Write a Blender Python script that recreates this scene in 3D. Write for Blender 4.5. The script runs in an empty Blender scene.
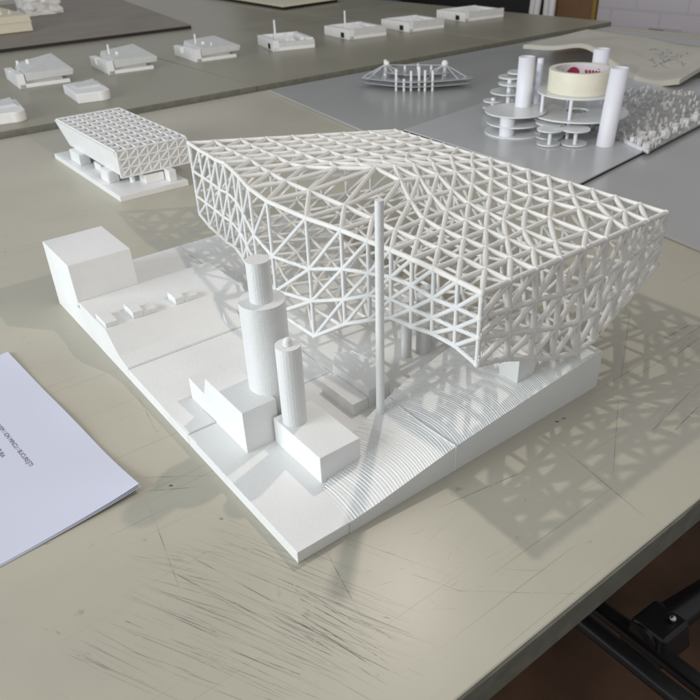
import bpy, bmesh, math, random
from mathutils import Vector, Matrix
random.seed(11)
scn = bpy.context.scene
COL = scn.collection
PI = math.pi

# ------------------------------------------------------------------ materials
def mat(name, col, rough=.5, noise=0.0, nscale=20., bump=0.0, bscale=200., spec=.5, layers=0.0, trans=0.0, metal=0.0, coat=0.0):
    m = bpy.data.materials.new(name); m.use_nodes = True
    nt = m.node_tree; b = nt.nodes['Principled BSDF']
    b.inputs['Roughness'].default_value = rough
    b.inputs['Specular IOR Level'].default_value = spec
    b.inputs['Metallic'].default_value = metal
    b.inputs['Transmission Weight'].default_value = trans
    b.inputs['Coat Weight'].default_value = coat
    b.inputs['Base Color'].default_value = (*col, 1)
    tc = nt.nodes.new('ShaderNodeTexCoord')
    if noise > 0:
        n = nt.nodes.new('ShaderNodeTexNoise'); n.inputs['Scale'].default_value = nscale; n.inputs['Detail'].default_value = 6
        nt.links.new(tc.outputs['Object'], n.inputs['Vector'])
        r = nt.nodes.new('ShaderNodeValToRGB')
        r.color_ramp.elements[0].position = .3; r.color_ramp.elements[1].position = .7
        r.color_ramp.elements[0].color = (*[c*(1-noise) for c in col], 1)
        r.color_ramp.elements[1].color = (*[min(1, c*(1+noise)) for c in col], 1)
        nt.links.new(n.outputs['Fac'], r.inputs['Fac']); nt.links.new(r.outputs['Color'], b.inputs['Base Color'])
    last = None
    if layers > 0:                                   # printed layer lines
        w = nt.nodes.new('ShaderNodeTexWave'); w.wave_type = 'BANDS'; w.bands_direction = 'Z'
        w.inputs['Scale'].default_value = 420; w.inputs['Distortion'].default_value = .6; w.inputs['Detail'].default_value = 1
        nt.links.new(tc.outputs['Object'], w.inputs['Vector'])
        bp = nt.nodes.new('ShaderNodeBump'); bp.inputs['Strength'].default_value = layers; bp.inputs['Distance'].default_value = .0004
        nt.links.new(w.outputs['Fac'], bp.inputs['Height']); last = bp
    if bump > 0:
        n2 = nt.nodes.new('ShaderNodeTexNoise'); n2.inputs['Scale'].default_value = bscale; n2.inputs['Detail'].default_value = 4
        nt.links.new(tc.outputs['Object'], n2.inputs['Vector'])
        bp2 = nt.nodes.new('ShaderNodeBump'); bp2.inputs['Strength'].default_value = bump; bp2.inputs['Distance'].default_value = .001
        nt.links.new(n2.outputs['Fac'], bp2.inputs['Height'])
        if last: nt.links.new(last.outputs['Normal'], bp2.inputs['Normal'])
        last = bp2
    if last: nt.links.new(last.outputs['Normal'], b.inputs['Normal'])
    return m

M = {}
M['pla'] = mat('white_print', (.80, .805, .79), .42, .05, 14, .22, 380, layers=.5)
M['pla_flat'] = mat('white_print_top', (.80, .80, .785), .45, .055, 12, .22, 420)
M['pla_warm'] = mat('warm_white_print', (.80, .785, .745), .45, .04, 60, .35, 420, layers=.2)
M['model_grey'] = mat('model_print_shaded', (.62, .63, .62), .5, .05, 40, .1, 200)  # shaded sides of the white models, shade put into the grey
M['model_white'] = mat('small_model_white', (.80, .80, .79), .45, .03, 40, .1, 200)
M['greyboard'] = mat('grey_board', (.41, .415, .41), .22, .05, 5, .03, 250, spec=.5)
M['paleboard'] = mat('pale_board', (.50, .51, .52), .24, .05, 6, .03, 250, spec=.5)
M['blackfoam'] = mat('black_foam_edge', (.015, .015, .016), .7)
M['brownboard'] = mat('brown_board', (.225, .195, .165), .6, .12, 7, .1, 120)
M['chip'] = mat('cream_chipboard', (.53, .515, .44), .6, .09, 9, .1, 150)
M['chip_edge'] = mat('cream_edge', (.66, .62, .48), .6)
M['paper'] = mat('lilac_paper', (.62, .63, .74), .55, .02, 6, .04, 60, spec=.3)
M['ink'] = mat('dark_ink', (.045, .045, .075), .6)
M['tape'] = mat('cream_tape', (.76, .73, .60), .5, .06, 30, .15, 300)
M['tapecore'] = mat('paper_core', (.62, .58, .60), .6)
M['red'] = mat('red_print', (.30, .02, .05), .5)
M['tube'] = mat('white_paper_tube', (.78, .79, .85), .5, .02, 20)
M['disc'] = mat('milky_acrylic', (.80, .82, .82), .25, .02, 20, spec=.6, trans=.1)
M['clear'] = mat('clear_acrylic', (.80, .83, .85), .18, .0, spec=.7, trans=.55)
M['rubble'] = mat('white_rubble', (.72, .72, .71), .6, .1, 60, .2, 300)
M['rubblebase'] = mat('clear_tray', (.38, .385, .375), .3, .25, 45, .3, 150, trans=.15)
M['wall'] = mat('lilac_wall', (.45, .435, .47), .7, .05, 2.5, .05, 40)
M['panelwood'] = mat('brown_wood', (.16, .085, .04), .55, .15, 6)
M['ochre'] = mat('ochre_strip', (.25, .16, .03), .5)
M['floor'] = mat('dark_wood_floor', (.085, .045, .025), .5, .5, 5, .1, 60)
M['blackmetal'] = mat('black_metal', (.012, .012, .013), .35, .2, 30)
M['blackplastic'] = mat('black_plastic', (.01, .01, .011), .4)
M['steel'] = mat('steel', (.6, .6, .6), .3, metal=1)
M['chairleg'] = mat('white_paint', (.6, .6, .62), .5)
M['blue'] = mat('blue_cloth', (.03, .06, .14), .8, .3, 20)
M['darkshade'] = mat('shade_black', (.012, .012, .014), .9)  # black for unlit depth: shade painted as a colour
M['edge'] = mat('grey_edge_band', (.17, .168, .135), .5, .18, 70, .3, 160)
M['scratch'] = mat('dark_scratch', (.15, .14, .11), .6)
M['scratch_soft'] = mat('soft_scratch', (.345, .325, .255), .6)
M['scratch_pale'] = mat('pale_scratch', (.62, .60, .52), .5)
M['socket'] = mat('black_socket', (.02, .02, .022), .4)
M['socketplate'] = mat('grey_socket_plate', (.35, .35, .36), .5)

def table_mat(name, col):
    m = bpy.data.materials.new(name); m.use_nodes = True
    nt = m.node_tree; N = nt.nodes; Lk = nt.links; b = N['Principled BSDF']
    tc = N.new('ShaderNodeTexCoord')
    n1 = N.new('ShaderNodeTexNoise'); n1.inputs['Scale'].default_value = 5; n1.inputs['Detail'].default_value = 8; n1.inputs['Roughness'].default_value = .6
    Lk.new(tc.outputs['Object'], n1.inputs['Vector'])
    r1 = N.new('ShaderNodeValToRGB'); r1.color_ramp.elements[0].position = .25; r1.color_ramp.elements[1].position = .75
    r1.color_ramp.elements[0].color = (*[c*.88 for c in col], 1); r1.color_ramp.elements[1].color = (*[c*1.06 for c in col], 1)
    Lk.new(n1.outputs['Fac'], r1.inputs['Fac'])
    # faint grime specks
    n2 = N.new('ShaderNodeTexNoise'); n2.inputs['Scale'].default_value = 70; n2.inputs['Detail'].default_value = 3
    Lk.new(tc.outputs['Object'], n2.inputs['Vector'])
    r2 = N.new('ShaderNodeValToRGB'); r2.color_ramp.elements[0].position = .70; r2.color_ramp.elements[1].position = .80
    r2.color_ramp.elements[0].color = (1, 1, 1, 1); r2.color_ramp.elements[1].color = (.72, .70, .64, 1)
    Lk.new(n2.outputs['Fac'], r2.inputs['Fac'])
    mx = N.new('ShaderNodeMix'); mx.data_type = 'RGBA'; mx.blend_type = 'MULTIPLY'; mx.inputs[0].default_value = 1
    Lk.new(r1.outputs['Color'], mx.inputs[6]); Lk.new(r2.outputs['Color'], mx.inputs[7])
    # fine hair scratches
    mp = N.new('ShaderNodeMapping'); mp.inputs['Rotation'].default_value = (0, 0, 1.05); mp.inputs['Scale'].default_value = (4, 520, 1)
    Lk.new(tc.outputs['Object'], mp.inputs['Vector'])
    n3 = N.new('ShaderNodeTexNoise'); n3.inputs['Scale'].default_value = 1; n3.inputs['Detail'].default_value = 2
    Lk.new(mp.outputs['Vector'], n3.inputs['Vector'])
    r3 = N.new('ShaderNodeValToRGB'); r3.color_ramp.elements[0].position = .66; r3.color_ramp.elements[1].position = .76
    r3.color_ramp.elements[0].color = (1, 1, 1, 1); r3.color_ramp.elements[1].color = (.80, .79, .74, 1)
    Lk.new(n3.outputs['Fac'], r3.inputs['Fac'])
    mx2 = N.new('ShaderNodeMix'); mx2.data_type = 'RGBA'; mx2.blend_type = 'MULTIPLY'; mx2.inputs[0].default_value = 1
    Lk.new(mx.outputs[2], mx2.inputs[6]); Lk.new(r3.outputs['Color'], mx2.inputs[7])
    Lk.new(mx2.outputs[2], b.inputs['Base Color'])
    rr = N.new('ShaderNodeMapRange'); rr.inputs[3].default_value = .27; rr.inputs[4].default_value = .46
    Lk.new(n1.outputs['Fac'], rr.inputs[0]); Lk.new(rr.outputs[0], b.inputs['Roughness'])
    b.inputs['Specular IOR Level'].default_value = .5
    n4 = N.new('ShaderNodeTexNoise'); n4.inputs['Scale'].default_value = 1600; n4.inputs['Detail'].default_value = 3
    Lk.new(tc.outputs['Object'], n4.inputs['Vector'])
    bp = N.new('ShaderNodeBump'); bp.inputs['Strength'].default_value = .10; bp.inputs['Distance'].default_value = .0004
    Lk.new(n4.outputs['Fac'], bp.inputs['Height']); Lk.new(bp.outputs['Normal'], b.inputs['Normal'])
    return m
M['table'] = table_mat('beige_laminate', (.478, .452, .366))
M['table2'] = table_mat('beige_laminate_dim', (.29, .275, .205))  # same laminate, darkened: weaker light on the far row put into the colour

# ------------------------------------------------------------------ mesh builder
class MB:
    def __init__(s): s.v = []; s.f = []; s.sm = []
    def add(s, verts, faces, smooth=False):
        o = len(s.v); s.v += [tuple(p) for p in verts]
        s.f += [tuple(i+o for i in f) for f in faces]; s.sm += [smooth]*len(faces)
        return s
    def prism(s, poly, z0, z1):
        """vertical prism over a counter-clockwise plan polygon"""
        n = len(poly)
        vs = [(x, y, z0) for x, y in poly] + [(x, y, z1) for x, y in poly]
        return s.add(vs, [tuple(range(n-1, -1, -1)), tuple(range(n, 2*n))] + [(i, (i+1) % n, n+(i+1) % n, n+i) for i in range(n)])
    def box(s, x0, x1, y0, y1, z0, z1): return s.prism([(x0, y0), (x1, y0), (x1, y1), (x0, y1)], z0, z1)
    def extr(s, prof, x0, x1):
        """profile in (y, z) pushed along x"""
        n = len(prof)
        vs = [(x0, y, z) for y, z in prof] + [(x1, y, z) for y, z in prof]
        return s.add(vs, [tuple(range(n-1, -1, -1)), tuple(range(n, 2*n))] + [(i, (i+1) % n, n+(i+1) % n, n+i) for i in range(n)])
    def hexa(s, b, t):
        return s.add(list(b)+list(t), [(3, 2, 1, 0), (4, 5, 6, 7)] + [(i, (i+1) % 4, 4+(i+1) % 4, 4+i) for i in range(4)])
    def tube(s, a, b, r0, r1=None, n=8, cap=True, rings=1, jit=0.0, smooth=True):
        a = Vector(a); b = Vector(b); d = b-a
        if d.length < 1e-6: return s
        r1 = r0 if r1 is None else r1
        u = d.normalized(); p = u.orthogonal().normalized(); q = u.cross(p)
        vs = []; fs = []
        for k in range(rings+1):
            t = k/rings; c = a+d*t
            for i in range(n):
                r = (r0+(r1-r0)*t)*(1+random.uniform(-jit, jit)); an = 2*PI*i/n
                vs.append(c+p*math.cos(an)*r+q*math.sin(an)*r)
        for k in range(rings):
            for i in range(n): fs.append((k*n+i, k*n+(i+1) % n, (k+1)*n+(i+1) % n, (k+1)*n+i))
        s.add(vs, fs, smooth)
        if cap:
            o = len(s.v)
            s.add(vs[:n], [tuple(range(n-1, -1, -1))]); s.add(vs[-n:], [tuple(range(n))])
        return s
    def ball(s, c, r, n=8, m=5):
        c = Vector(c); vs = [c+Vector((0, 0, r))]; fs = []
        for j in range(1, m):
            ph = PI*j/m
            for i in range(n):
                an = 2*PI*i/n; vs.append(c+Vector((math.sin(ph)*math.cos(an), math.sin(ph)*math.sin(an), math.cos(ph)))*r)
        vs.append(c-Vector((0, 0, r)))
        for i in range(n):
            fs.append((0, 1+i, 1+(i+1) % n)); fs.append((len(vs)-1, 1+(m-2)*n+(i+1) % n, 1+(m-2)*n+i))
        for j in range(m-2):
            for i in range(n): fs.append((1+j*n+i, 1+(j+1)*n+i, 1+(j+1)*n+(i+1) % n, 1+j*n+(i+1) % n))
        return s.add(vs, fs, True)
    def cyl(s, x, y, z0, z1, r, n=40, r1=None): return s.tube((x, y, z0), (x, y, z1), r, r1, n, smooth=n not in (26, 48))
    def ring(s, x, y, z0, z1, ri, ro, n=48):
        vs = []
        for r, z in ((ri, z0), (ro, z0), (ro, z1), (ri, z1)):
            vs += [(x+r*math.cos(2*PI*i/n), y+r*math.sin(2*PI*i/n), z) for i in range(n)]
        fs = []
        for k in range(4):
            for i in range(n): fs.append((k*n+i, k*n+(i+1) % n, ((k+1) % 4)*n+(i+1) % n, ((k+1) % 4)*n+i))
        return s.add(vs, fs)
    def build(s, name, m, parent=None, bevel=0.0, loc=None, seg=2):
        me = bpy.data.meshes.new(name); me.from_pydata(s.v, [], s.f); me.validate(); me.update()
        for i, p in enumerate(me.polygons):
            if i < len(s.sm): p.use_smooth = s.sm[i]
        me.materials.append(m)
        o = bpy.data.objects.new(name, me); COL.objects.link(o)
        if parent: o.parent = parent
        if loc: o.location = loc
        if bevel > 0:
            b = o.modifiers.new('bevel', 'BEVEL'); b.width = bevel; b.segments = seg; b.limit_method = 'ANGLE'; b.angle_limit = math.radians(40)
        return o

def tag(o, label=None, cat=None, group=None, kind=None):
    if label: o['label'] = label
    if cat: o['category'] = cat
    if group: o['group'] = group
    if kind: o['kind'] = kind
    return o
def thing(name, label, cat, loc=(0, 0, 0), rz=0, group=None):
    o = bpy.data.objects.new(name, None); COL.objects.link(o); o.empty_display_size = .02
    o.location = loc; o.rotation_euler = (0, 0, rz)
    return tag(o, label, cat, group)
def copy_tree(o, parent=None):
    c = o.copy(); COL.objects.link(c); c.parent = parent
    for ch in list(o.children): copy_tree(ch, c)
    return c

# ------------------------------------------------------------------ room
tag(MB().add([(-4, -3, -.74), (9, -3, -.74), (9, 9, -.74), (-4, 9, -.74)], [(0, 1, 2, 3)]).build('floor', M['floor']), 'dark brown wooden floor under the tables', 'floor', kind='structure')
w = MB().box(3.0, 3.1, -2.5, 1.95, -.74, 1.6).build('back_wall', M['wall'])
tag(w, 'pale lilac wall behind the grey board', 'wall', kind='structure')
nt = M['wall'].node_tree; tcw = nt.nodes.new('ShaderNodeTexCoord'); sp = nt.nodes.new('ShaderNodeSeparateXYZ'); cb_ = nt.nodes.new('ShaderNodeCombineXYZ'); br = nt.nodes.new('ShaderNodeTexBrick')
nt.links.new(tcw.outputs['Object'], sp.inputs[0]); nt.links.new(sp.outputs['Y'], cb_.inputs['X']); nt.links.new(sp.outputs['Z'], cb_.inputs['Y']); nt.links.new(cb_.outputs[0], br.inputs['Vector'])
for k_, c_ in (('Color1', (.45, .435, .475, 1)), ('Color2', (.44, .425, .465, 1)), ('Mortar', (.40, .388, .425, 1))): br.inputs[k_].default_value = c_
br.inputs['Scale'].default_value = 1; br.inputs['Brick Width'].default_value = .25; br.inputs['Row Height'].default_value = .075; br.inputs['Mortar Size'].default_value = .006
nt.links.new(br.outputs['Color'], nt.nodes['Principled BSDF'].inputs['Base Color'])
wp = thing('wood_panel', 'brown wooden panel standing beside the lilac wall', 'panel', (3.0, 1.96, -.74))
MB().box(0, .05, 0, .30, 0, 2.0).build('board', M['panelwood'], wp, .003)
MB().box(-.012, 0, -.004, .012, 0, 2.0).build('edge_strip', M['ochre'], wp)
so = thing('wall_socket', 'black double socket low on the lilac wall', 'socket', (3.0, 1.60, -.165))
MB().box(-.012, 0, -.085, .065, -.028, .028).build('plate', M['socketplate'], so, .004)
MB().box(-.03, -.012, -.015, .058, -.022, .022).build('plug', M['socket'], so, .004)
dk = MB().box(3.6, 3.7, 2.3, 6.5, -.74, 1.6).build('void_panel', M['darkshade'])  # added black panel, paints the darkness of the room beyond
tag(dk, 'black panel standing in for the unlit room behind the far tables', 'void_panel')
# painted chair behind the far table's end
ch = thing('painted_stool', 'tall white painted stool in the dark beyond the far tables', 'stool', (2.62, 2.0, -.74))
for a, b in (((.08, .12, 0), (.08, .03, 1.1)), ((.08, .0, 0), (.08, -.03, 1.1)), ((.33, .33, 0), (.31, .26, 1.1)), ((.33, .22, 0), (.31, .19, 1.1))):
    MB().tube(a, b, .015, n=12).build('leg', M['chairleg'], ch)
MB().hexa([(.05, -.06, 1.1), (.34, .15, 1.1), (.34, .3, 1.1), (.05, .08, 1.1)], [(.05, -.06, 1.13), (.34, .15, 1.13), (.34, .3, 1.13), (.05, .08, 1.13)]).build('seat', M['chairleg'], ch, .006)
bc = thing('blue_jacket', 'dark blue jacket hanging in the dark behind the far tables', 'jacket', (3.2, 3.7, .0))
jb = MB()
for k in range(9):
    y = k*.11; jb.tube((.04*math.sin(k*2.1), y, -.5), (.03*math.cos(k*1.7), y, .5), .075, .05, 10)
jb.build('folds', M['blue'], bc)

# ------------------------------------------------------------------ tables
def table(name, label, x0, x1, y0, y1, m, group=None):
    t = thing(name, label, 'table', ((x0+x1)/2, (y0+y1)/2, -.74), 0, group)
    cx, cy = (x0+x1)/2, (y0+y1)/2
    MB().box(x0-cx, x1-cx, y0+.0015-cy, y1-.0015-cy, .7185, .74).build('tabletop', m, t, .0012)
    e = MB(); n = 140
    # front edge band, slightly chipped along its upper rim
    vs = []; fs = []
    for i in range(n+1):
        x = x0-cx+(x1-x0)*i/n
        c = .0012*max(0, random.gauss(-.3, .8)) if name == 'work_table' else 0
        y = y0-cy
        vs += [(x, y+.0014, .7395-c*.2), (x, y+.0002+c*.5, .7388-c), (x, y, .7175), (x, y+.0014, .7175)]
    for i in range(n):
        for k in range(3): fs.append((i*4+k, (i+1)*4+k, (i+1)*4+k+1, i*4+k+1))
    e.add(vs, [f[::-1] for f in fs]); e.build('edge_band', M['edge'], t)
    MB().box(x0-cx, x1-cx, y1-.0014-cy, y1-cy, .7185, .7392).build('edge_band', M['edge'], t)
    for sx in (x0+.12, x1-.12):
        for sy in (y0+.12, y1-.12):
            MB().tube((sx-cx, sy-cy, 0), (sx-cx, sy-cy, .7185), .014, n=14).build('leg', M['blackmetal'], t)
    return t
wt = table('work_table', 'large scratched beige table carrying the white lattice model', -.62, 2.05, -.127, 1.219, M['table'])
FG = 'beige tables of the far row'
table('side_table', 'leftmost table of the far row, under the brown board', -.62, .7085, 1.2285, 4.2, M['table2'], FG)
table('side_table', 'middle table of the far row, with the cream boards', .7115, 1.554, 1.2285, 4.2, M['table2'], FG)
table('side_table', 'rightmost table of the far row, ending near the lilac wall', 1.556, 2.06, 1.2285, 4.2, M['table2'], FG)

# scratch marks lying in the laminate (part of the table)
def ribbon(mb, pts, w):
    vs = []; fs = []
    n = len(pts); prof = 1.0
    for i, p in enumerate(pts):
        a = Vector(pts[max(0, i-1)]); b = Vector(pts[min(n-1, i+1)]); d = (b-a)
        if d.length < 1e-9: d = Vector((1, 0))
        d.normalize(); q = Vector((-d.y, d.x))
        prof = min(1.4, max(.25, prof+random.gauss(0, .3)))      # pressure wanders along the mark
        ww = .52*w*(.15+.85*math.sin(PI*i/(n-1)))*prof
        vs += [(p[0]+q.x*ww, p[1]+q.y*ww, 0), (p[0]-q.x*ww, p[1]-q.y*ww, 0)]
    for i in range(n-1):
        if random.random() > .02: fs.append((2*i+1, 2*i+3, 2*i+2, 2*i))
    mb.add(vs, fs)
def stroke(mb, a, b, w, wob=.0002, n=24):
    a = Vector(a); b = Vector(b); d = b-a; q = Vector((-d.y, d.x)).normalized() if d.length > 0 else Vector((0, 1))
    c = random.gauss(0, .0018)*d.length; ph = random.random()*6
    pts = []
    for i in range(n+1):
        t = i/n; p = a+d*t+q*(c*math.sin(PI*t)+wob*.5*math.sin(ph+t*7)); pts.append((p.x, p.y))
    ribbon(mb, pts, w)
dark, soft, pale = MB(), MB(), MB()
def bundle(mb, a, b, n, spread, w, lmin=.12, lmax=.95, ang=.035):
    a = Vector(a); b = Vector(b); d = b-a; q = Vector((-d.y, d.x)).normalized()
    for _ in range(n):
        L = random.uniform(lmin, lmax); s = random.uniform(0, 1-L); off = random.gauss(0, spread*1.25)
        ds = d*L; ds.rotate(Matrix.Rotation(random.gauss(0, ang), 2))
        p = a+d*s+q*off
        if min(p.y, (p+ds).y) < -.124: continue
        w1 = w*random.uniform(.5, 1.3)
        if mb is dark:          # a faint full-length line with darker bites along it
            stroke(soft, p, p+ds, w1)
            for _ in range(random.randint(1, 3)):
                t = random.uniform(0, .8); u = random.uniform(.06, .35)
                stroke(dark, p+ds*t, p+ds*min(1, t+u), w1*.9, wob=.0001, n=14)
        else: stroke(mb, p, p+ds, w1*.9)
bundle(soft, (-.055, .075), (.03, -.10), 36, .022, .00013)
bundle(dark, (-.055, .065), (.02, -.10), 13, .013, .00014)
bundle(dark, (-.022, -.010), (.004, -.09), 14, .006, .00017, .2, .7)
bundle(dark, (-.034, -.010), (-.004, -.098), 7, .006, .00014, .3, .95)
bundle(soft, (-.082, .01), (-.03, -.09), 24, .012, .00013)
bundle(dark, (-.082, .006), (-.033, -.088), 7, .008, .00012)
bundle(soft, (-.105, .045), (-.055, -.045), 27, .016, .00012)
bundle(dark, (-.103, .04), (-.058, -.04), 7, .012, .00012)
bundle(soft, (-.13, .035), (-.1, -.025), 18, .012, .00010)
bundle(soft, (-.085, .085), (-.025, .005), 15, .010, .00011)
bundle(dark, (-.083, .08), (-.03, .009), 4, .004, .00011, .4, 1)
bundle(dark, (.383, -.003), (.47, -.001), 14, .010, .00016, .3, .9)
bundle(soft, (.36, -.012), (.47, .0), 21, .016, .00014, .2, .8)
bundle(soft, (.26, -.05), (.40, -.045), 15, .02, .00012, .1, .5, .5)
bundle(soft, (.05, -.03), (.2, -.11), 13, .03, .00010, .05, .3, .9)
bundle(pale, (.02, -.03), (.10, -.09), 26, .02, .00016, .03, .12, 1.2)
bundle(pale, (-.06, .06), (.03, -.10), 30, .022, .00016, .03, .2, .1)
bundle(pale, (-.10, .04), (-.05, -.05), 22, .02, .00014, .05, .25, .1)
bundle(pale, (.26, -.05), (.42, -.02), 26, .03, .00014, .04, .2, .5)
for a, b, w in (((.262, -.066), (.369, -.052), .00022), ((.275, -.076), (.36, -.067), .00025), ((.454, .07), (.304, -.019), .0002), ((.304, -.019), (.217, -.075), .0002),
             ((.215, -.029), (.199, -.112), .0002), ((.292, -.009), (.325, -.085), .0002), ((.02, -.001), (.006, -.057), .0002), ((-.004, .24), (-.015, .17), .00015),
             ((-.05, .118), (-.067, .028), .00017), ((-.05, .143), (.0, .105), .0002), ((-.05, .125), (-.012, .10), .0002), ((.054, -.07), (.118, -.126), .00014), ((.10, -.02), (.19, -.035), .0002)):
    stroke(dark, a, b, w*.9, n=60)
for _ in range(50):     # short nicks and specks
    x = random.uniform(-.2, .45); y = random.uniform(-.12, .9); a = random.uniform(0, PI); L = random.uniform(.002, .009)
    stroke(dark if random.random() < .35 else soft, (x, y), (x+L*math.cos(a), y+L*math.sin(a)), random.uniform(.0002, .0006), n=5)
for x, y in ((-.032, .118), (.236, -.009), (.243, -.010), (.060, .50), (.06, .60), (-.02, .066)):
    for _ in range(3): stroke(dark, (x+random.gauss(0, .0006), y), (x+random.uniform(.001, .002), y-random.uniform(.0015, .003)), .0007, n=4)
cx, cy = (-.62+2.05)/2, (-.127+1.219)/2
for mb, mm, zz in ((soft, 'scratch_soft', .7401), (dark, 'scratch', .74016), (pale, 'scratch_pale', .74013)):
    o = mb.build('scratch_marks', M[mm], wt, loc=(-cx, -cy, zz)); o['kind'] = 'stuff'

# black folding frame under the near edge
fr = thing('folding_stand', 'black metal folding stand under the near table edge', 'stand', (.27, -.2, -.74))
for x, z in ((-.023, .545), (.008, .535)):
    MB().tube((x, .55, z), (x+.002, -.35, z-.01), .0085, n=14).build('rail', M['blackmetal'], fr)
MB().tube((.005, .10, .535), (.115, .085, .545), .016, .011, n=14).build('arm', M['blackplastic'], fr)
MB().hexa([(.002, .075, .52), (.045, .072, .52), (.045, .115, .52), (.002, .118, .52)], [(.006, .08, .552), (.04, .078, .552), (.04, .11, .552), (.006, .112, .552)]).build('bracket', M['blackplastic'], fr, .003)
MB().ball((.028, .088, .556), .0035).build('rivet', M['steel'], fr)
for a, b in (((-.023, .5, .545), (-.2, .5, .0)), ((.008, .5, .535), (.2, .52, .0)), ((-.023, -.32, .54), (-.2, -.32, .0)), ((.008, -.32, .53), (.2, -.34, .0))):
    MB().tube(a, b, .0085, n=12).build('leg', M['blackmetal'], fr)

# ------------------------------------------------------------------ site model (base of the big model)
sm = thing('site_model', 'large white printed site base with towers, buildings and terraced hill', 'architectural model')
def tile(prof, x0, x1): return MB().extr(prof, x0, x1).build('ground_tile', M['pla_flat'], sm, .0004)
G = .0004
tile([(0, 0), (.1497, 0), (.1497, .0097), (0, .0093)], 0, .1347)
tile([(.1501, 0), (.2647, 0), (.2647, .0118), (.1501, .0100)], 0, .1347)
tile([(.2651, 0), (.454, 0), (.454, .026), (.3755, .026), (.3755, .0337), (.3060, .0335), (.2830, .0168), (.2651, .0124)], 0, .1397)
tile([(.07, 0), (.2647, 0), (.2647, .0105), (.07, .0100)], .1352, .2998)
tile([(.2651, 0), (.454, 0), (.454, .026), (.36, .0245), (.30, .015), (.2651, .0108)], .1402, .2998)
# thin printed rims along the tile joints
def rim(pts, w=.0005, h=.0007):
    mb = MB()
    for a, b in zip(pts[:-1], pts[1:]): mb.tube(a, b, w, n=6)
    mb.build('joint_rim', M['pla'], sm)
rim([(.140, .4535, .0262), (.140, .36, .0262), (.140, .325, .0240), (.139, .308, .0175)])
# faint recessed slabs and street pieces on the near tile
MB().box(.0015, .024, .1505, .172, .0098, .0106).build('street_slab', M['pla_flat'], sm, .0002)
MB().box(.0005, .110, .266, .2800, .0120, .0132).build('street_slab', M['pla_flat'], sm, .0003)
# block standing on the far corner
MB().extr([(.3755, .030), (.4545, .0), (.4545, .0722), (.379, .0712)], -.0006, .0612).build('corner_block', M['pla_flat'], sm, .0006)
# little houses on the shelf
def house(x0, x1, y0, y1, z, h, rh):
    mb = MB(); ym = (y0+y1)/2
    mb.extr([(y0, z), (y1, z), (y1, z+h), (ym, z+h+rh), (y0, z+h)], x0, x1); mb.build('house', M['pla_flat'], sm, .0003)
house(.002, .0135, .3085, .334, .0336, .0045, .0005)
house(.028, .038, .308, .330, .0336, .0065, .0012)
house(.0381, .051, .3075, .320, .0336, .0045, .0006)
house(.070, .079, .3075, .325, .0336, .0065, .0012)
house(.0791, .093, .3075, .319, .0336, .004, .0006)
MB().hexa([(.100, .268, .012), (.118, .268, .012), (.125, .3, .016), (.108, .3, .016)], [(.103, .271, .0135), (.117, .271, .0135), (.124, .298, .0245), (.110, .298, .0245)]).build('ramp_house', M['pla_flat'], sm, .0003)
# building with a lower rear step
MB().extr([(.1022, .008), (.1915, .008), (.1915, .0305), (.1650, .0285), (.1585, .0462), (.1022, .0455)], .0247, .0530).build('stepped_building', M['pla_flat'], sm, .0004)
# tall stepped tower
MB().cyl(.0610, .1215, .006, .1165, .0166, 48).build('tower_drum', M['pla'], sm)
MB().cyl(.0610, .1215, .1165, .1470, .0084, 26).build('upper_drum', M['pla'], sm, .0004)
# box with chimney
MB().box(.048, .0825, .0412, .1005, .006, .0316).build('box_building', M['pla_flat'], sm, .0005)
chm = MB().cyl(.0592, .0885, .0310, .0955, .0091, 26).build('chimney', M['pla'], sm)
MB().cyl(.0592, .0885, .0955, .0975, .0036, 20).ball((.0592, .0885, .0977), .0034, 12, 7).build('chimney_cap', M['pla'], chm)
# mast
MB().tube((.1212, .0662, .012), (.1222, .0654, .1885), .0032, .0030, 24, rings=24, jit=.015).build('mast', M['pla'], sm)
# buildings in the hollow under the canopy
MB().prism([(.127, .0875), (.148, .0875), (.154, .106), (.156, .121), (.152, .142), (.140, .150), (.127, .135)], .009, .0272).build('plateau_building', M['pla_flat'], sm, .0004)
MB().prism([(.1115, .0877), (.1268, .0877), (.1268, .130), (.1115, .130)], .009, .0205).build('low_building', M['pla_flat'], sm, .0004)
rim([(.152, .142, .0276), (.156, .121, .0276), (.154, .106, .0276), (.148, .0875, .0276), (.148, .0872, .012)], .0005)
for x, y, r in ((.2005, .1265, .0046), (.2175, .1235, .0066), (.2290, .1330, .0055)):
    MB().cyl(x, y, .009, .066, r, 24).build('column', M['pla'], sm)
MB().hexa([(.219, .018, .028), (.236, .018, .028), (.236, .036, .028), (.219, .036, .028)], [(.215, .015, .056), (.240, .015, .0530), (.240, .040, .056), (.215, .040, .056)]).build('support_foot', M['pla'], sm, .0004)
MB().hexa([(.262, .03, .032), (.285, .03, .032), (.285, .05, .032), (.262, .05, .032)], [(.262, .03, .046), (.285, .03, .046), (.285, .05, .046), (.262, .05, .046)]).build('support_foot', M['pla'], sm, .0004)

# terraced hill: real printed steps
def zfront(x):
    P = [(.040, .0094), (.06, .0115), (.10, .0176), (.136, .0226), (.18, .0268), (.23, .0308), (.270, .0332), (.285, .0345), (.30, .0352)]
    for (a, za), (b, zb) in zip(P[:-1], P[1:]):
        if x <= b: return za+(zb-za)*(x-a)/(b-a)
    return P[-1][1]
def yridge(x):
    P = [(.03, .030), (.048, .040), (.08, .056), (.09, .0635), (.139, .0735), (.2, .0835), (.233, .0875), (.31, .090)]
    for (a, za), (b, zb) in zip(P[:-1], P[1:]):
        if x <= b: return za+(zb-za)*(x-a)/(b-a)
    return P[-1][1]
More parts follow.
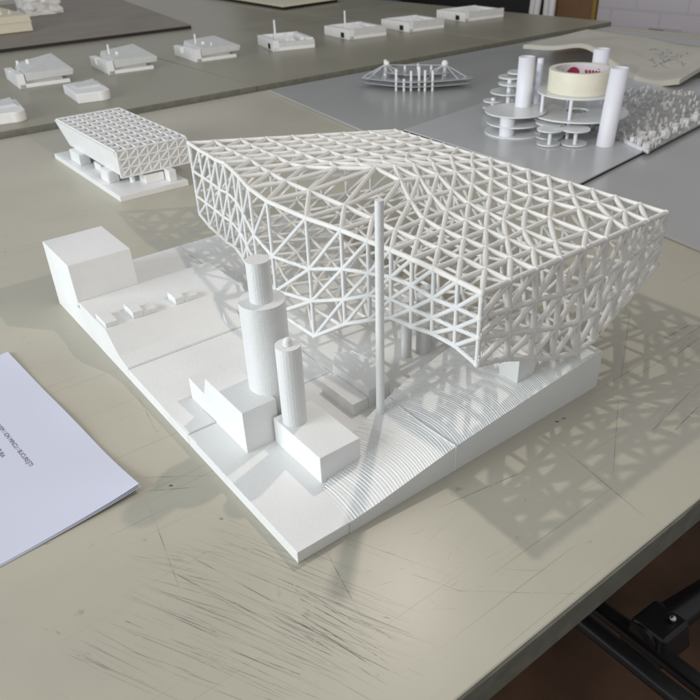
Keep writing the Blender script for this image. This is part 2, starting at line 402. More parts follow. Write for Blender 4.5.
# levels
lv = []; z = .0096; x = .040; dx = .0001
while x < .2965:
    lv.append((x, zfront(x))); x += .0024-.0008*(x-.04)/.26
NV = 26
def cont(k, x0, t):
    y = t*yridge(x0)
    c = .0068-((y-.027)/.030)**2*.0068
    c -= .006*max(0, (y-.06)/.03)
    sc = min(1, .35+.65*min(1, max(0, (x0-.05)/.04)))
    c = c*sc + .0010*math.sin(k*.11+y*50)+.0002*math.sin(k*1.3+y*150)
    f = min(1, max(0, (.2985-x0)/.03))
    xx = x0+c*f+.0012*math.sin(y*90+.5*math.sin(k*.2))*(x0 > .2)
    return min(xx, .2990), y
hb = MB(); tr = []
rows = []
for k, (x0, zz) in enumerate(lv): rows.append([cont(k, x0, j/NV) for j in range(NV+1)])
for k in range(1, len(rows)):       # keep contours ordered
    for j in range(NV+1):
        if rows[k][j][0] < rows[k-1][j][0]+.0007: rows[k][j] = (rows[k-1][j][0]+.0007, rows[k][j][1])
rows = [[(min(x, .2997-(len(rows)-1-k)*.00008), y) for x, y in r] for k, r in enumerate(rows)]
end = [(.2999, yridge(.30)*j/NV) for j in range(NV+1)]
zprev = .0093
for k, r in enumerate(rows):
    z1 = lv[k][1]
    nxt = rows[k+1] if k+1 < len(rows) else end
    for j in range(NV):
        a, b = r[j], r[j+1]; c, d = nxt[j], nxt[j+1]
        sa = .25*(c[0]-a[0]); sb = .25*(d[0]-b[0]); dz = .00012
        hb.add([(a[0], a[1], zprev), (b[0], b[1], zprev), (b[0]+sb, b[1], z1+dz), (a[0]+sa, a[1], z1+dz)], [(0, 3, 2, 1)])   # rounded riser
        hb.add([(a[0]+sa, a[1], z1+dz), (b[0]+sb, b[1], z1+dz), (d[0], d[1], z1), (c[0], c[1], z1)], [(0, 3, 2, 1)])             # tread
    for j, fl in ((0, False), (NV, True)):
        a = r[j]; c = nxt[j]
        q = [(a[0], a[1], 0 if j == 0 else .008), (c[0], c[1], 0 if j == 0 else .008), (c[0], c[1], z1), (a[0], a[1], z1)]
        hb.add(q, [(0, 1, 2, 3) if not fl else (3, 2, 1, 0)])
    zprev = z1
zt = lv[-1][1]
hb.add([(.2999, 0, 0), (.2999, yridge(.3), 0), (.2999, yridge(.3), zt), (.2999, 0, zt)], [(0, 1, 2, 3)])
hb.v = [(x, y-.0004, z) for x, y, z in hb.v]
hb.build('terraced_hill', M['pla'], sm)
def ztop(x, y):
    prev = None
    for k, r in enumerate(rows):
        yr = r[-1][1]
        if y > yr: continue
        u = y/yr*NV; j = min(NV-1, int(u)); f = u-j
        xx = r[j][0]*(1-f)+r[j+1][0]*f
        if xx >= x and prev: return prev[1]+(lv[k][1]-prev[1])*(x-prev[0])/max(1e-6, xx-prev[0])
        prev = (xx, lv[k][1])
    return lv[-1][1]
rim([(.1352, y, ztop(.1352, y)+.0003) for y in [i*.0725/18 for i in range(19)]], .00065)
rim([(.1352, -.0005, .0005), (.1352, -.0005, .0222)], .0008)
rim([(.2690, -.0005, .0005), (.2690, -.0005, .0325)], .0006)

# ------------------------------------------------------------------ lattice canopy
H = .134
T = [(.1787, .465), (.1741, .432), (.1724, .4083), (.1701, .3864), (.1711, .3715), (.1648, .3419), (.1598, .3215), (.1505, .2872), (.1446, .2464), (.147, .1901), (.1528, .1504), (.1549, .1194), (.157, .0952), (.158, .0734), (.1583, .0511), (.1574, .0271), (.1566, .0048)]
Z1 = [.1027, .1045, .104, .103, .103, .1025, .097, .0883, .082, .0885, .1008, .1075, .1122, .1134, .1115, .1140, .1155]
Z2 = [.0735, .075, .074, .073, .072, .070, .064, .055, .047, .058, .073, .0885, .094, .094, .096, .098, .101]
ZB = [.0515, .047, .045, .044, .043, .0408, .036, .030, .0245, .0224, .050, .066, .078, .079, .083, .084, .0798]
A_, B_, D_, C_ = Vector((.1566, .0048)), Vector((.3646, .0055)), Vector((.3723, .3426)), Vector((.1787, .465))
by = [0, .0235, .047, .070, .094, .118, .142, .166, .190, .214, .237, .258, .278, .296, .313, .326, .3371]
back = [Vector((.3646+.0077*b/.3371, .0055+b)) for b in by][::-1]        # index 0 at D, 16 at B
front = [Vector(t) for t in T]                                            # 0 at C, 16 at A
NI, NJ = 16, 8
def coons2(F, Bk, L0, L1, i, j):
    u, v = i/NI, j/NJ
    return F[i]*(1-v)+Bk[i]*v + L0[j]*(1-u)+L1[j]*u - (F[0]*(1-u)*(1-v)+F[NI]*u*(1-v)+Bk[0]*(1-u)*v+Bk[NI]*u*v)
Lc = [C_.lerp(D_, j/NJ) for j in range(NJ+1)]; La = [A_.lerp(B_, j/NJ) for j in range(NJ+1)]
def coons2f(F, Bk, L0, L1, i, v):
    u = i/NI; a = L0[0].lerp(L0[NJ], v); b = L1[0].lerp(L1[NJ], v)
    return F[i]*(1-v)+Bk[i]*v+a*(1-u)+b*u-(F[0]*(1-u)*(1-v)+F[NI]*u*(1-v)+Bk[0]*(1-u)*v+Bk[NI]*u*v)
def lens(p, c, a, s):
    d = p-c; e = math.exp(-(d.length/s)**2); return c+d*(1+a*e)
roof = []
for i in range(NI+1):
    row = []
    for j in range(NJ+1):
        p = coons2(front, back, Lc, La, i, j); zz = H
        if 0 < i < NI and 0 < j < NJ:
            e = math.exp(-((i-8.4)/1.75)**2); v0 = j/NJ
            v2 = .25+.30*e
            v = v0 if e < .01 else (.125+.06*e if j == 1 else v2+(1-v2)*(j-2)/6)
            p = coons2f(front, back, Lc, La, i, v)
            p = Vector((p.x, p.y+(.028*e*(8-j)/6 if j >= 2 else .004*e)))
            p = lens(p, Vector((.288, .040)), .55, .036)
            p = Vector((min(p.x, .36), p.y))
            zz = H+.003*math.exp(-((p-Vector((.27, .25))).length/.05)**2)
        row.append(Vector((p.x, p.y, zz)))
    roof.append(row)
fw = [[Vector((T[i][0], T[i][1], z)) for z in (H, Z1[i], Z2[i], ZB[i])] for i in range(NI+1)]
RB = [.0798, .0718, .0609, .0498, .0425, .0457, .0584, .0722, .0878]
RX = [.1578, .187, .214, .241, .270, .292, .3137, .339, .3644]
rw = []
for k in range(9):
    t = La[k]; col = []
    for r in range(4):
        f = r/3; zz = H+(RB[k]-H)*f
        x = t.x*(1-f)+RX[k]*f; y = t.y-.0015*math.sin(PI*f)*math.sin(PI*k/8)
        if 0 < k < 8 and 0 < r < 3: x += random.gauss(0, .0004); zz += random.gauss(0, .0005)
        if k == 0: x, y, zz = fw[16][r]
        col.append(Vector((x, y, zz)))
    rw.append(col)
def lerpz(a, b, t): return a+(b-a)*t
bw = []
for i in range(NI+1):
    zb = .0878*(i/16)+.07*(1-i/16)-.02*math.sin(PI*i/16)
    bw.append([Vector((back[i].x, back[i].y, H+(zb-H)*r/3)) for r in range(4)])
cw = []
for j in range(NJ+1):
    zb = lerpz(.0515, .07, j/8)
    cw.append([Vector((Lc[j].x, Lc[j].y, H+(zb-H)*r/3)) for r in range(4)])
def c3(i, j):
    u, v = i/NI, j/NJ
    F = [f[3] for f in fw]; Bk = [b[3] for b in bw]; L0 = [c[3] for c in cw]; L1 = [r[3] for r in rw]
    return F[i]*(1-v)+Bk[i]*v+L0[j]*(1-u)+L1[j]*u-(F[0]*(1-u)*(1-v)+F[NI]*u*(1-v)+Bk[0]*(1-u)*v+Bk[NI]*u*v)
under = [[c3(i, j) for j in range(NJ+1)] for i in range(NI+1)]

def lattice(name, g, diag, R, parent, material, edge_r=None, skip=(), jit=.05, rings=3, balls=True):
    mb = MB(); ni, nj = len(g), len(g[0]); R2 = edge_r or R
    def st(p, q, r): mb.tube(p, q, r, r, 8, cap=False, rings=rings, jit=jit)
    for i in range(ni):
        for j in range(nj):
            if j+1 < nj and not (i == 0 and 'i0' in skip) and not (i == ni-1 and 'i1' in skip): st(g[i][j], g[i][j+1], R2 if i in (0, ni-1) else R)
            if i+1 < ni and not (j == 0 and 'j0' in skip) and not (j == nj-1 and 'j1' in skip): st(g[i][j], g[i+1][j], R2 if j in (0, nj-1) else R)
            if i+1 < ni and j+1 < nj:
                if diag > 0: st(g[i][j], g[i+1][j+1], R)
                else: st(g[i+1][j], g[i][j+1], R)
            if balls: mb.ball(g[i][j], R*1.22, 8, 6)
    return mb.build(name, material, parent)
cn = thing('lattice_canopy', 'big white triangular lattice canopy resting over the site base', 'architectural model', (0, 0, 0))
R = .00215
# roof diagonal joins the far node to the near one
lattice('roof_lattice', roof, -1, R, cn, M['pla_warm'], .0021)
lattice('long_wall_lattice', fw, -1, .00172, cn, M['pla'], .00185, skip=('j0',))
lattice('end_wall_lattice', [c for c in rw], 1 if False else -1, .0022, cn, M['pla_warm'], .0022, skip=('j0', 'i0'), jit=.13, rings=7)
lattice('rear_wall_lattice', bw, 1, .0018, cn, M['pla_warm'], skip=('j0', 'i1'))
lattice('side_wall_lattice', cw, -1, .0018, cn, M['pla_warm'], skip=('j0', 'i0', 'i1'))
lattice('underside_lattice', under, -1, .0018, cn, M['pla_warm'], skip=('j0', 'j1', 'i0', 'i1'))
# rough print strings left on the end wall
fz = MB()
segs = []
for k in range(9):
    for r in range(4):
        if k < 8: segs.append((rw[k][r], rw[k+1][r]))
        if r < 3: segs.append((rw[k][r], rw[k][r+1]))
        if k < 8 and r < 3: segs.append((rw[k+1][r], rw[k][r+1]))
for _ in range(420):
    a, b = random.choice(segs); d = (b-a); t = random.uniform(.0, .85); q = a+d*t
    q = q+Vector((random.gauss(0, .0009), -random.uniform(.0008, .0022), random.gauss(0, .0009)))
    e = q+d*random.uniform(.06, .16)+Vector((random.gauss(0, .0006), random.gauss(0, .0004), random.gauss(0, .0006)))
    fz.tube(q, e, random.uniform(.0003, .0009), .0003, 5, rings=2, jit=.3)
fz.build('print_strings', M['pla_warm'], cn)['kind'] = 'stuff'

# ------------------------------------------------------------------ paper with writing
ps = thing('printed_sheet', 'pale lilac paper sheet with small printed lines left of the model', 'paper', (-.0496, .125, 0), math.atan2(-.26, .0219))
# local x runs back along the long edge (reading direction), local y to the right of it
for k, (o1, o2) in enumerate(((0, 0), (.0008, .0006), (.0004, .0012))):
    z0 = .0002+k*.00032
    gx, gy = 40, 32; vs = []; fs = []
    for top in (0, 1):
        for i in range(gx+1):
            for j in range(gy+1):
                px_ = -.2622+o1+(.2622-o1-o2)*i/gx; py_ = -.205+(.205-o1)*j/gy
                d_ = math.hypot(px_, py_*.8); e_ = abs(py_)
                lift = (.0032+.0008*k)*max(0, 1-d_/.085)**2+.0012*max(0, 1-e_/.03)**2*math.sin(px_*22+1)**2
                vs.append((px_, py_, z0+.00026*top+lift))
    N_ = (gx+1)*(gy+1)
    for i in range(gx):
        for j in range(gy):
            a = i*(gy+1)+j; b = a+gy+1
            fs.append((a, a+1, b+1, b)); fs.append((N_+a, N_+b, N_+b+1, N_+a+1))
    for i in range(gx):
        a = i*(gy+1); b = a+gy+1; fs.append((a, b, N_+b, N_+a)); a += gy; b += gy; fs.append((b, a, N_+a, N_+b))
    for j in range(gy):
        a = j; fs.append((a+1, a, N_+a, N_+a+1)); a = gx*(gy+1)+j; fs.append((a, a+1, N_+a+1, N_+a))
    MB().add(vs, fs).build('sheet', M['paper'], ps)
def text_mesh(name, body, size, loc, parent, m, align='RIGHT', rot=0):
    cu = bpy.data.curves.new(name, 'FONT'); cu.body = body; cu.size = size; cu.align_x = align
    tmp = bpy.data.objects.new(name, cu); COL.objects.link(tmp)
    me = bpy.data.meshes.new_from_object(tmp.evaluated_get(bpy.context.evaluated_depsgraph_get()))
    bpy.data.objects.remove(tmp)
    me.materials.clear(); me.materials.append(m)
    o = bpy.data.objects.new(name, me); COL.objects.link(o); o.parent = parent; o.location = loc; o.rotation_euler = (0, 0, rot)
    return o
bpy.context.view_layer.update()
text_mesh('printed_text', 'URBANISM / ION MINCU / BUCUREȘTI', .0048, (-.0820, -.0487, .0012), ps, M['ink'])
text_mesh('printed_text', 'ARHITECTURA', .0048, (-.1077, -.0602, .0012), ps, M['ink'])

# ------------------------------------------------------------------ medium lattice model
mm_ = thing('lattice_box_model', 'medium white model, a lattice box raised over a flat base plate', 'architectural model', (0, 0, 0))
MB().box(.173, .281, .717, 1.012, 0, .0085).build('base_plate', M['model_white'], mm_, .0005)
bx0, bx1, by0, by1, bz0, bz1 = .190, .300, .744, 1.008, .0255, .0640
MB().hexa([(.2, by0+.0010, bz0+.0010), (bx1-.0010, by0+.0010, bz0+.0010), (bx1-.0010, by1-.0010, bz0+.0010), (.2, by1-.0010, bz0+.0010)],
          [(.1907, by0+.0010, bz1-.0012), (bx1-.0010, by0+.0010, bz1-.0012), (bx1-.0010, by1-.0010, bz1-.0012), (.1907, by1-.0010, bz1-.0012)]).build('box_core', M['model_grey'], mm_)
MB().add([(.1995, by0, bz0), (.1995, by1-.03, bz0), (.190, by1, bz1), (.190, by0, bz1), (.1935, by0, bz0), (.1935, by1-.03, bz0), (.186, by1, bz1), (.186, by0, bz1)],
         [(0, 1, 2, 3), (7, 6, 5, 4), (0, 4, 5, 1), (1, 5, 6, 2), (2, 6, 7, 3), (3, 7, 4, 0)]).build('side_panel', M['model_white'], mm_)
g1 = [[Vector((bx0+(bx1-bx0)*j/7, by1+(by0-by1)*i/11, bz1)) for j in range(8)] for i in range(12)]
lattice('roof_grid', g1, -1, .0016, mm_, M['model_white'], rings=1, jit=0, balls=False)
g2 = [[Vector((bx0+(bx1-bx0)*i/7, by0, bz1+(bz0-bz1)*j/3)) for j in range(4)] for i in range(8)]
lattice('front_grid', g2, -1, .0016, mm_, M['model_white'], rings=1, jit=0, balls=False, skip=('j0',))
for x, y, a, b, h in ((.192, .80, .018, .03, .018), (.192, .93, .018, .045, .018), (.205, .86, .02, .03, .012), (.24, .755, .03, .025, .013), (.262, .735, .012, .018, .017)):
    MB().box(x-a/2, x+a/2, y-b/2, y+b/2, .0085, .0085+h).build('low_block', M['model_white'], mm_, .001)
for x, y in ((.215, .77), (.27, .78), (.215, .97), (.27, .96)): MB().cyl(x, y, .0085, .03, .004, 14).build('column', M['model_white'], mm_)

# ------------------------------------------------------------------ row of small massing models on the far tables
SG = 'small white study models in rows on the far tables'
def study_solid(label, x, y, s, posts, peak=.052):
    t = thing('study_model', label, 'architectural model', (x, y, 0), -.08, SG); t.scale = (.95, .66, .88)
    MB().box(0, .125, 0, .25, 0, .010).build('base_plate', M['model_white'], t, .001)
    # sloping volume
    MB().hexa([(.018, .004, .016), (.135, -.004, .020), (.140, .22, .02), (.018, .22, .016)], [(.018, .000, .038), (.138, -.008, .034), (.120, .20, peak), (.030, .23, .042)]).build('sloping_volume', M['model_grey'], t, .0008)
    MB().box(.014, .11, .02, .2, .009, .021).build('plinth', M['model_grey'], t)
    # white end wall with a U-shaped notch
    MB().extr([(.0, .0), (.245, .0), (.245, .030), (.17, .030), (.165, .014), (.12, .014), (.11, .036), (.0, .037)], -.002, .016).build('notched_wall', M['model_white'], t, .0008)
    for px, py, h, r in posts: MB().tube((px, py, .02), (px, py, h), r, r*.9, 10).build('post', M['model_white'], t)
    return t
study_solid('leftmost solid study model with two short posts', .290, 1.629, 1, [(.030, .20, .050, .004), (.050, .15, .056, .005)], .060)
study_solid('second solid study model from the left, one thin post', .514, 1.634, 1, [(.034, .13, .068, .003), (.048, .09, .050, .005)], .055)
study_solid('third solid study model, close to the table joint', .755, 1.619, 1, [(.036, .12, .069, .003), (.050, .085, .048, .006), (.062, .04, .047, .003)], .050)
def study_court(label, x, y, post, wide, full, rz=0):
    t = thing('study_model', label, 'architectural model', (x, y, 0), rz, SG); t.scale = (1, .64, .8)
    w = wide
    MB().box(0, w, 0, .245, 0, .012).build('base_plate', M['model_white'], t, .001)
    MB().extr([(.0, .0), (.245, .0), (.245, .033), (.0, .036)], -.002, .016).build('side_wall', M['model_white'], t, .0008)
    MB().box(-.0035, -.0021, .045, .075, .004, .022).build('opening_shade', M['darkshade'], t)  # black plate on the wall, paints the shade inside an opening
    MB().box(.016, w, .0, .016, .012, .036 if full else .028).build('front_wall', M['model_grey'], t, .0008)
    MB().box(.016, w, .229, .245, .012, .034).build('back_wall', M['model_white'], t, .0008)
    MB().box(w-.016, w, .0165, .2285, .012, .033).build('side_wall', M['model_white'], t, .0008)
    MB().hexa([(.05, .09, .011), (w-.03, .09, .011), (w-.03, .2, .011), (.05, .2, .011)], [(.06, .1, .022), (w-.05, .1, .03), (w-.05, .19, .04), (.06, .19, .03)]).build('inner_block', M['model_white'], t, .001)
    for q in range(5): MB().box(.03+q*.022, .04+q*.022, .06+.02*(q % 3), .075+.02*(q % 3), .011, .026+.006*(q % 2)).build('small_block', M['model_white'], t)
    if post: MB().tube((.03, .12, .012), (.03, .12, .092), .0032, .003, 10).build('post', M['model_white'], t)
    return t
study_court('open study model with a tall thin post and long low tail', .994, 1.603, True, .125, False, -.25)
study_court('open study model with a post, middle of the far table', 1.267, 1.604, True, .135, True, -.12)
study_court('open square study model without a post, second from the right', 1.487, 1.578, False, .142, True, -.1)
study_court('rightmost open tray-shaped study model', 1.77, 1.609, False, .175, True, -.1)
def round_end(label, x, y):
    t = thing('round_ended_model', label, 'architectural model', (x, y, 0), -.1, 'round-ended white study models'); t.scale = (.8, .66, .85)
    poly = [(0, .0), (.055, -.004)] + [(.065+.028*math.cos(a), .022+.028*math.sin(a)) for a in [(-PI/2)+PI*.5*i/8 for i in range(9)]] + [(.096, .19), (.05, .215), (.0, .20)]
    MB().prism(poly, 0, .024).build('body', M['model_white'], t, .002)
    MB().box(.02, .07, .09, .15, .0238, .0268).build('sunken_roof', M['model_grey'], t)
    MB().hexa([(.015, .08, .024), (.085, .08, .024), (.085, .17, .024), (.015, .17, .024)], [(.02, .085, .0275), (.08, .085, .029), (.08, .165, .034), (.02, .165, .027)]).build('roof_frame', M['model_grey'], t)
    return t
round_end('white round-ended model in front of the solid study models', .336, 1.355)
round_end('white round-ended model cut by the left picture edge', .135, 1.29)

# ------------------------------------------------------------------ far boards and blocks
bb = thing('brown_board', 'large brown board lying on the far left table', 'board', (0, 0, 0))
BB = [(-.5, 2.263), (1.062, 2.266), (1.33, 3.75), (-.5, 3.75)]
MB().prism(BB, .0005, .0100).build('black_core', M['blackfoam'], bb)
MB().prism(BB, .0101, .0130).build('top_sheet', M['brownboard'], bb)
bl = thing('cream_block', 'cream block model with tiny peaks on the brown board', 'architectural model', (.42, 2.60, .0142))
MB().box(0, .19, 0, .42, 0, .052).build('body', M['chip_edge'], bl, .002)
MB().box(-.002, .192, -.002, .422, .030, .033).build('band', M['chip'], bl)
for k in range(5): MB().tube((.03+.03*k, .1, .052), (.03+.03*k, .1, .066+.004*(k % 2)), .008, .001, 8).build('peak', M['chip_edge'], bl)
cb = thing('crumpled_block', 'rough crumpled white block standing on the brown board', 'architectural model', (.80, 3.15, .0142))
bmq = bmesh.new(); bmesh.ops.create_cube(bmq, size=1); bmesh.ops.subdivide_edges(bmq, edges=bmq.edges[:], cuts=5, use_grid_fill=True)
for v in bmq.verts: v.co = Vector((v.co.x*.15+random.gauss(0, .006), v.co.y*.12+random.gauss(0, .006), max(0, (v.co.z+.5)*.085+random.gauss(0, .006)*(v.co.z > -.4))))
me = bpy.data.meshes.new('rough_body'); bmq.to_mesh(me); bmq.free(); me.materials.append(M['rubble'])
o = bpy.data.objects.new('rough_body', me); COL.objects.link(o); o.parent = cb
cbd = thing('cream_boards', 'two stacked cream boards at the far end of the tables', 'board', (0, 0, 0))
MB().prism([(1.572, 2.453), (1.9, 2.50), (2.0, 3.2), (1.64, 3.3)], .012, .020).build('board', M['chip_edge'], cbd)
MB().prism([(1.585, 2.470), (1.9, 2.52), (2.0, 3.2), (1.66, 3.3)], .0005, .0118).build('board', M['blackfoam'], cbd)

FAR = .011
for o in list(COL.objects):
    if o.parent is None and o.name.split('.')[0] in ('side_table', 'study_model', 'round_ended_model', 'brown_board', 'cream_block', 'crumpled_block', 'cream_boards'):
        o.location.z += FAR
# ------------------------------------------------------------------ grey boards on the work table
tag(MB().prism([(.600, .03), (1.75, -.115), (1.98, 1.2), (.7223, 1.2), (.6474, .7055), (.6202, .1352)], .0003, .0040).build('grey_board', M['greyboard'], bevel=.0006), 'large grey board lying on the right of the table', 'board')
pb = thing('pale_board', 'pale grey model board with black edge under the discs and tubes', 'board', (0, 0, 0))
BP = [(.6824, .3106), (1.45, .4190), (1.40, .82), (.7019, .7036)]
MB().prism([(x, y) for x, y in BP], .0042, .0072).build('foam_core', M['blackfoam'], pb)
MB().prism([(x, y) for x, y in BP], .0073, .0092).build('top_sheet', M['paleboard'], pb)
BZ = .0093
# stacked discs model
dm = thing('disc_model', 'milky model of stacked round plates on thin posts', 'architectural model', (0, 0, 0))
def disc(x, y, z, r, mat_=None, h=.0022, n=56): MB().cyl(x, y, z, z+h, r, n).build('disc', mat_ or M['disc'], dm)
for zz, r in ((BZ, .050), (.026, .048), (.044, .052)): disc(.826, .556, zz, r)
MB().cyl(.795, .545, BZ+.002, .044, .0125, 24).build('drum', M['tube'], dm)
MB().cyl(.845, .585, BZ+.002, .044, .009, 20).build('drum', M['tube'], dm)
for x, y, r in ((.806, .464, .021), (.835, .436, .023), (.862, .505, .03), (.84, .49, .025)):
    q_ = r*.03; disc(x, y, .0325+q_, r); disc(x, y, BZ+.0003+q_, r*.9)
    MB().cyl(x-.006, y-.006, BZ, .034, .0030, 12).build('post', M['tube'], dm)
MB().ring(.908, .490, .040, .0425, .019, .083, 72).build('ring_plate', M['disc'], dm)
for k in range(7):
    a = k*.9; MB().cyl(.908+.066*math.cos(a), .49+.066*math.sin(a), .011, .073, .0028, 10).build('post', M['tube'], dm)
disc(.910, .494, .0725, .068)
for x, y, z, r in ((.927, .661, .045, .035), (.922, .650, .062, .026), (.903, .677, .030, .019), (.903, .677, .018, .019), (.935, .665, .070, .024), (.945, .655, .078, .022)): disc(x, y, z, r)
for x, y, z in ((.92, .655, .07), (.935, .66, .07), (.945, .65, .078), (.903, .677, .036)): MB().cyl(x, y, BZ, z, .0042, 12).build('post', M['tube'], dm)
MB().cyl(.985, .640, BZ, .10, .006, 14).build('post', M['tube'], dm)
# tape
tp = thing('masking_tape', 'roll of cream masking tape lying on the disc model', 'tape', (.910, .492, .0748))
MB().ring(0, 0, .0, .0355, .0445, .0535, 72).build('roll', M['tape'], tp, .0008)
MB().ring(0, 0, .0004, .0350, .0425, .0444, 72).build('core', M['tapecore'], tp)
pr = MB()
for k in range(46):      # small printed flecks inside the core
    a = random.uniform(0, 2*PI); z0 = random.uniform(.005, .028); da = random.uniform(.02, .07); dz = random.uniform(.001, .005); q = .0424
    pr.add([(q*math.cos(a), q*math.sin(a), z0), (q*math.cos(a+da), q*math.sin(a+da), z0+dz*.4), (q*math.cos(a+da), q*math.sin(a+da), z0+dz), (q*math.cos(a), q*math.sin(a), z0+dz*.6)], [(0, 1, 2, 3)])
pr.build('printed_flecks', M['ink'], tp)
rd = MB()
n = 24; a0 = math.radians(56)
for i in range(n):      # red round mark on the inner face
    t0, t1 = 2*PI*i/n, 2*PI*(i+1)/n
    def P(u, v): an = a0+u/.0423; return (.0422*math.cos(an), .0422*math.sin(an), .020+v)
    rd.add([P(0, 0), P(.011*math.cos(t0), .010*math.sin(t0)), P(.011*math.cos(t1), .010*math.sin(t1))], [(2, 1, 0)])
for k in range(5):
    u = -.022-.006*k; rd.add([P(u, -.004), P(u-.004, -.002), P(u-.001, .006), P(u+.003, .004)], [(0, 1, 2, 3)])
rd.build('red_mark', M['red'], tp)
# paper tubes
for lab, x, y, z, lean in (('white paper tube behind the front disc stack, left of the tape', .856, .566, .0463, (.000, .0)), ('white paper tube right of the tape, nearest to the camera', .866, .399, BZ, (.006, -.002)), ('white paper tube half hidden behind the tape', .998, .520, .044, (.0, .0))):
    t = thing('paper_tube', lab, 'tube', (x, y, z), 0, 'white paper tubes by the tape')
    h = .127-z if z > .02 else .118
    mb = MB(); n = 40; r = .0137; ri = .0118
    vs = []
    for rr, zz in ((r, 0), (r, h), (ri, h), (ri, .004)):
        vs += [(rr*math.cos(2*PI*i/n)+lean[0]*zz/h, rr*math.sin(2*PI*i/n)+lean[1]*zz/h, zz) for i in range(n)]
    for k in range(3): mb.add([], []); 
    fs = [(k*n+i, k*n+(i+1) % n, (k+1)*n+(i+1) % n, (k+1)*n+i) for k in range(3) for i in range(n)] + [tuple(range(3*n, 4*n))]
    mb.add(vs, fs, False); ob = mb.build('tube_wall', M['tube'], t)
    for p in ob.data.polygons: p.use_smooth = len(p.vertices) == 4 and abs(p.normal.z) < .5
# rubble model
rb = thing('rubble_model', 'messy clear tray model covered with tiny white blocks', 'architectural model', (0, 0, 0))
RP = [(.873, .328), (1.30, .392), (1.26, .60), (.935, .57), (.900, .385)]
MB().prism(RP, BZ, .0115).build('tray', M['rubblebase'], rb)
MB().prism([(.8725, .326), (.877, .326), (.905, .387), (.8995, .387)], BZ, .014).build('tray_rim', M['tube'], rb)
def inside(x, y):
    c = False; n = len(RP)
    for i in range(n):
        (x1, y1), (x2, y2) = RP[i], RP[(i+1) % n]
        if (y1 > y) != (y2 > y) and x < (x2-x1)*(y-y1)/(y2-y1)+x1: c = not c
    return c
cnt = 0
spots = [(.888+.016*i+.006*j, .340+.016*j+.003*i) for i in range(4) for j in range(3)] + [(.96+.022*i, .352+.004*i+.008*(i % 2)) for i in range(14)]
for x, y in spots:
    s = random.uniform(.004, .0075); a = random.uniform(0, PI)
    mb = MB().prism([(x+s*math.cos(a+q*PI/2), y+s*math.sin(a+q*PI/2)) for q in range(4)], .0113, .0115+random.uniform(.006, .013)); mb.build('block', M['rubble'], rb, .0008)
bits = MB()
while cnt < 420:
    x = random.uniform(.88, 1.29); y = random.uniform(.33, .6)
    if not inside(x, y): continue
    if random.random() > .35+.65*abs(math.sin(x*23)*math.cos(y*31)): continue
    s = random.uniform(.001, .0042); a = random.uniform(0, PI); h = random.uniform(.001, .009)
    bits.prism([(x+s*math.cos(a+q*PI/2), y+s*random.uniform(.4, 1)*math.sin(a+q*PI/2)) for q in range(4)], .0113, .0113+h); cnt += 1
bits.build('small_pieces', M['rubble'], rb)['kind'] = 'stuff'
# crystal model
cm = thing('clear_leaf_model', 'clear acrylic leaf-shaped model on thin white legs', 'architectural model', (.975, .975, .0042), math.atan2(-.183, .155))
def leaf(L, Wd, z0, h, n=40, lift=0):
    mb = MB(); P = []
    for i in range(n): a = 2*PI*i/n; P.append((L*math.cos(a), Wd*math.sin(a)*(1-.35*abs(math.cos(a)))))
    mb.prism(P, z0, z0+h); return mb
leaf(.120, .060, .010, .0015).build('leaf_plate', M['clear'], cm)
leaf(.126, .062, .020, .0015).build('leaf_plate', M['clear'], cm)
leaf(.075, .040, .031, .0012).build('leaf_plate', M['clear'], cm)
MB().tube((-.072, .012, .02), (-.072, .012, .055), .0036, n=10).ball((-.068, .012, .047), .006).build('finial', M['model_white'], cm)
MB().tube((.062, .012, .02), (.062, .012, .046), .0036, n=10).ball((.062, .012, .047), .008).build('finial', M['model_white'], cm)
wr = MB()
for (px, pz) in ((-.070, .046), (.062, .046)):
    for q in range(8):
        a = 2*PI*q/8; wr.tube((px, .012, pz), (px+.05*math.cos(a)*(1 if px > 0 else 1), .045*math.sin(a), .0215), .0011, n=6)
wr.tube((-.07, .012, .044), (.062, .012, .044), .0009, n=6)
wr.build('wires', M['clear'], cm)
for x, y, h in ((-.038, -.046, .046), (-.02, -.05, .026), (-.005, -.046, .042), (.012, -.04, .05), (.026, -.048, .044), (.042, -.044, .042), (-.03, .03, .04), (.0, .03, .044), (.03, .03, .04)):
    MB().cyl(x, y, 0, h, .0027, 10).build('leg', M['model_white'], cm)
# warped sheet
ws = MB(); nu, nv = 60, 20
def wsp(u, v, dz):
    fx = 1.372-.07*u+.02*math.sin(u*PI); fy = 1.010-.475*u
    bx, by = 1.70+.02*u, 1.06-.44*u
    x = fx+(bx-fx)*v; y = fy+(by-fy)*v
    z = .033+.003*math.sin(u*7)+.020*math.exp(-((u-.40)/.15)**2)*(1-.8*v)-.028*math.exp(-((u-.82)/.22)**2)*(1-.55*v)-.012*v*math.exp(-((u-.4)/.3)**2)+.014*v*math.exp(-((u-.95)/.12)**2)
    return (x, y, z+dz)
vs = [wsp(i/nu, j/nv, .0) for i in range(nu+1) for j in range(nv+1)]+[wsp(i/nu, j/nv, .009) for i in range(nu+1) for j in range(nv+1)]
n0 = (nu+1)*(nv+1); fs = []
for i in range(nu):
    for j in range(nv):
        a = i*(nv+1)+j; b = a+nv+1
        fs.append((a, a+1, b+1, b)); fs.append((n0+a, n0+b, n0+b+1, n0+a+1))
for i in range(nu):
    a = i*(nv+1); b = a+nv+1; fs.append((a, b, n0+b, n0+a)); a += nv; b += nv; fs.append((b, a, n0+a, n0+b))
for j in range(nv):
    a = j; fs.append((a+1, a, n0+a, n0+a+1)); a = nu*(nv+1)+j; fs.append((a, a+1, n0+a+1, n0+a))
so2 = thing('warped_sheet', 'wavy warped cream sheet lying behind the tape on the grey board', 'sheet', (0, 0, 0))
wo = MB().add(vs, fs, False).build('sheet_body', M['chip'], so2)
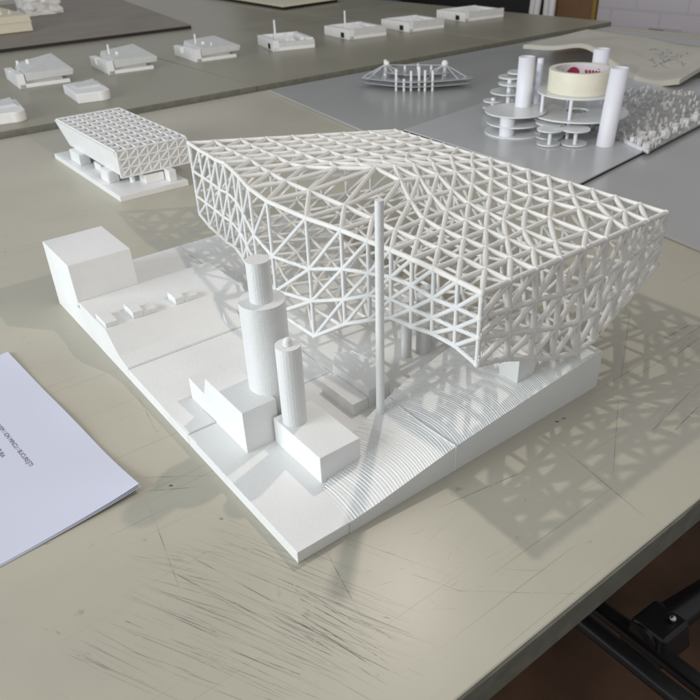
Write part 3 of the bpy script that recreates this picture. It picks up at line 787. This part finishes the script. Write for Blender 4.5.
for p in wo.data.polygons: p.use_smooth = abs(p.normal.z) > .5
sk = MB()
for k in range(26):
    u = random.gauss(.72, .08); v = random.uniform(.3, .75); du = random.gauss(0, .05); dv = random.gauss(0, .06)
    pts = [wsp(u+du*t/6, v+dv*t/6+.01*math.sin(t), .0093) for t in range(7)]
    for a, b in zip(pts[:-1], pts[1:]): sk.tube(a, b, .0012, n=4, cap=False)
sk.build('pencil_sketch', M['socketplate'], so2)

# ------------------------------------------------------------------ lights
w = bpy.data.worlds.new('World'); scn.world = w; w.use_nodes = True
bg = w.node_tree.nodes['Background']; bg.inputs[0].default_value = (.97, .98, 1.0, 1); bg.inputs[1].default_value = .42
def area(name, loc, target, sx, sy, energy, col):
    l = bpy.data.lights.new(name, 'AREA'); l.shape = 'RECTANGLE'; l.size = sx; l.size_y = sy; l.energy = energy; l.color = col
    o = bpy.data.objects.new(name, l); COL.objects.link(o); o.location = loc
    o.rotation_euler = (Vector(target)-Vector(loc)).to_track_quat('-Z', 'Y').to_euler(); return o
area('window_light', (-1.75, .55, .60), (.15, .2, .0), 1.3, .9, 33, (.88, .95, 1.0))
l = bpy.data.lights.new('lamp', 'POINT'); l.energy = 1.0; l.color = (1.0, .90, .80); l.shadow_soft_size = .0035; l.use_nodes = True
nt = l.node_tree; em = nt.nodes['Emission']; fo = nt.nodes.new('ShaderNodeLightFalloff'); fo.inputs['Strength'].default_value = 8.6
nt.links.new(fo.outputs['Constant'], em.inputs['Strength'])
o = bpy.data.objects.new('lamp', l); COL.objects.link(o); o.location = (.213, .143, .337)

# ------------------------------------------------------------------ camera
cam = bpy.data.cameras.new('camera'); co = bpy.data.objects.new('camera', cam); COL.objects.link(co); scn.camera = co
cam.sensor_fit = 'HORIZONTAL'; cam.sensor_width = 36; cam.lens = 36*706.69/700; cam.clip_start = .01; cam.clip_end = 50
RT, UP, FW = Vector((.7937, -.6073, -.0346)), Vector((.3432, .4001, .8498)), Vector((.5022, .6863, -.526))
R3 = Matrix((RT, UP, -FW)).transposed()
co.matrix_world = Matrix.Translation((-.15, -.2688, .3438)) @ R3.to_4x4()
cam.dof.use_dof = True; cam.dof.focus_distance = .52; cam.dof.aperture_fstop = 22
scn.render.resolution_x = 1024; scn.render.resolution_y = 1024
scn.view_settings.view_transform = 'Standard'; scn.view_settings.look = 'None'; scn.view_settings.exposure = .12; scn.view_settings.gamma = 1
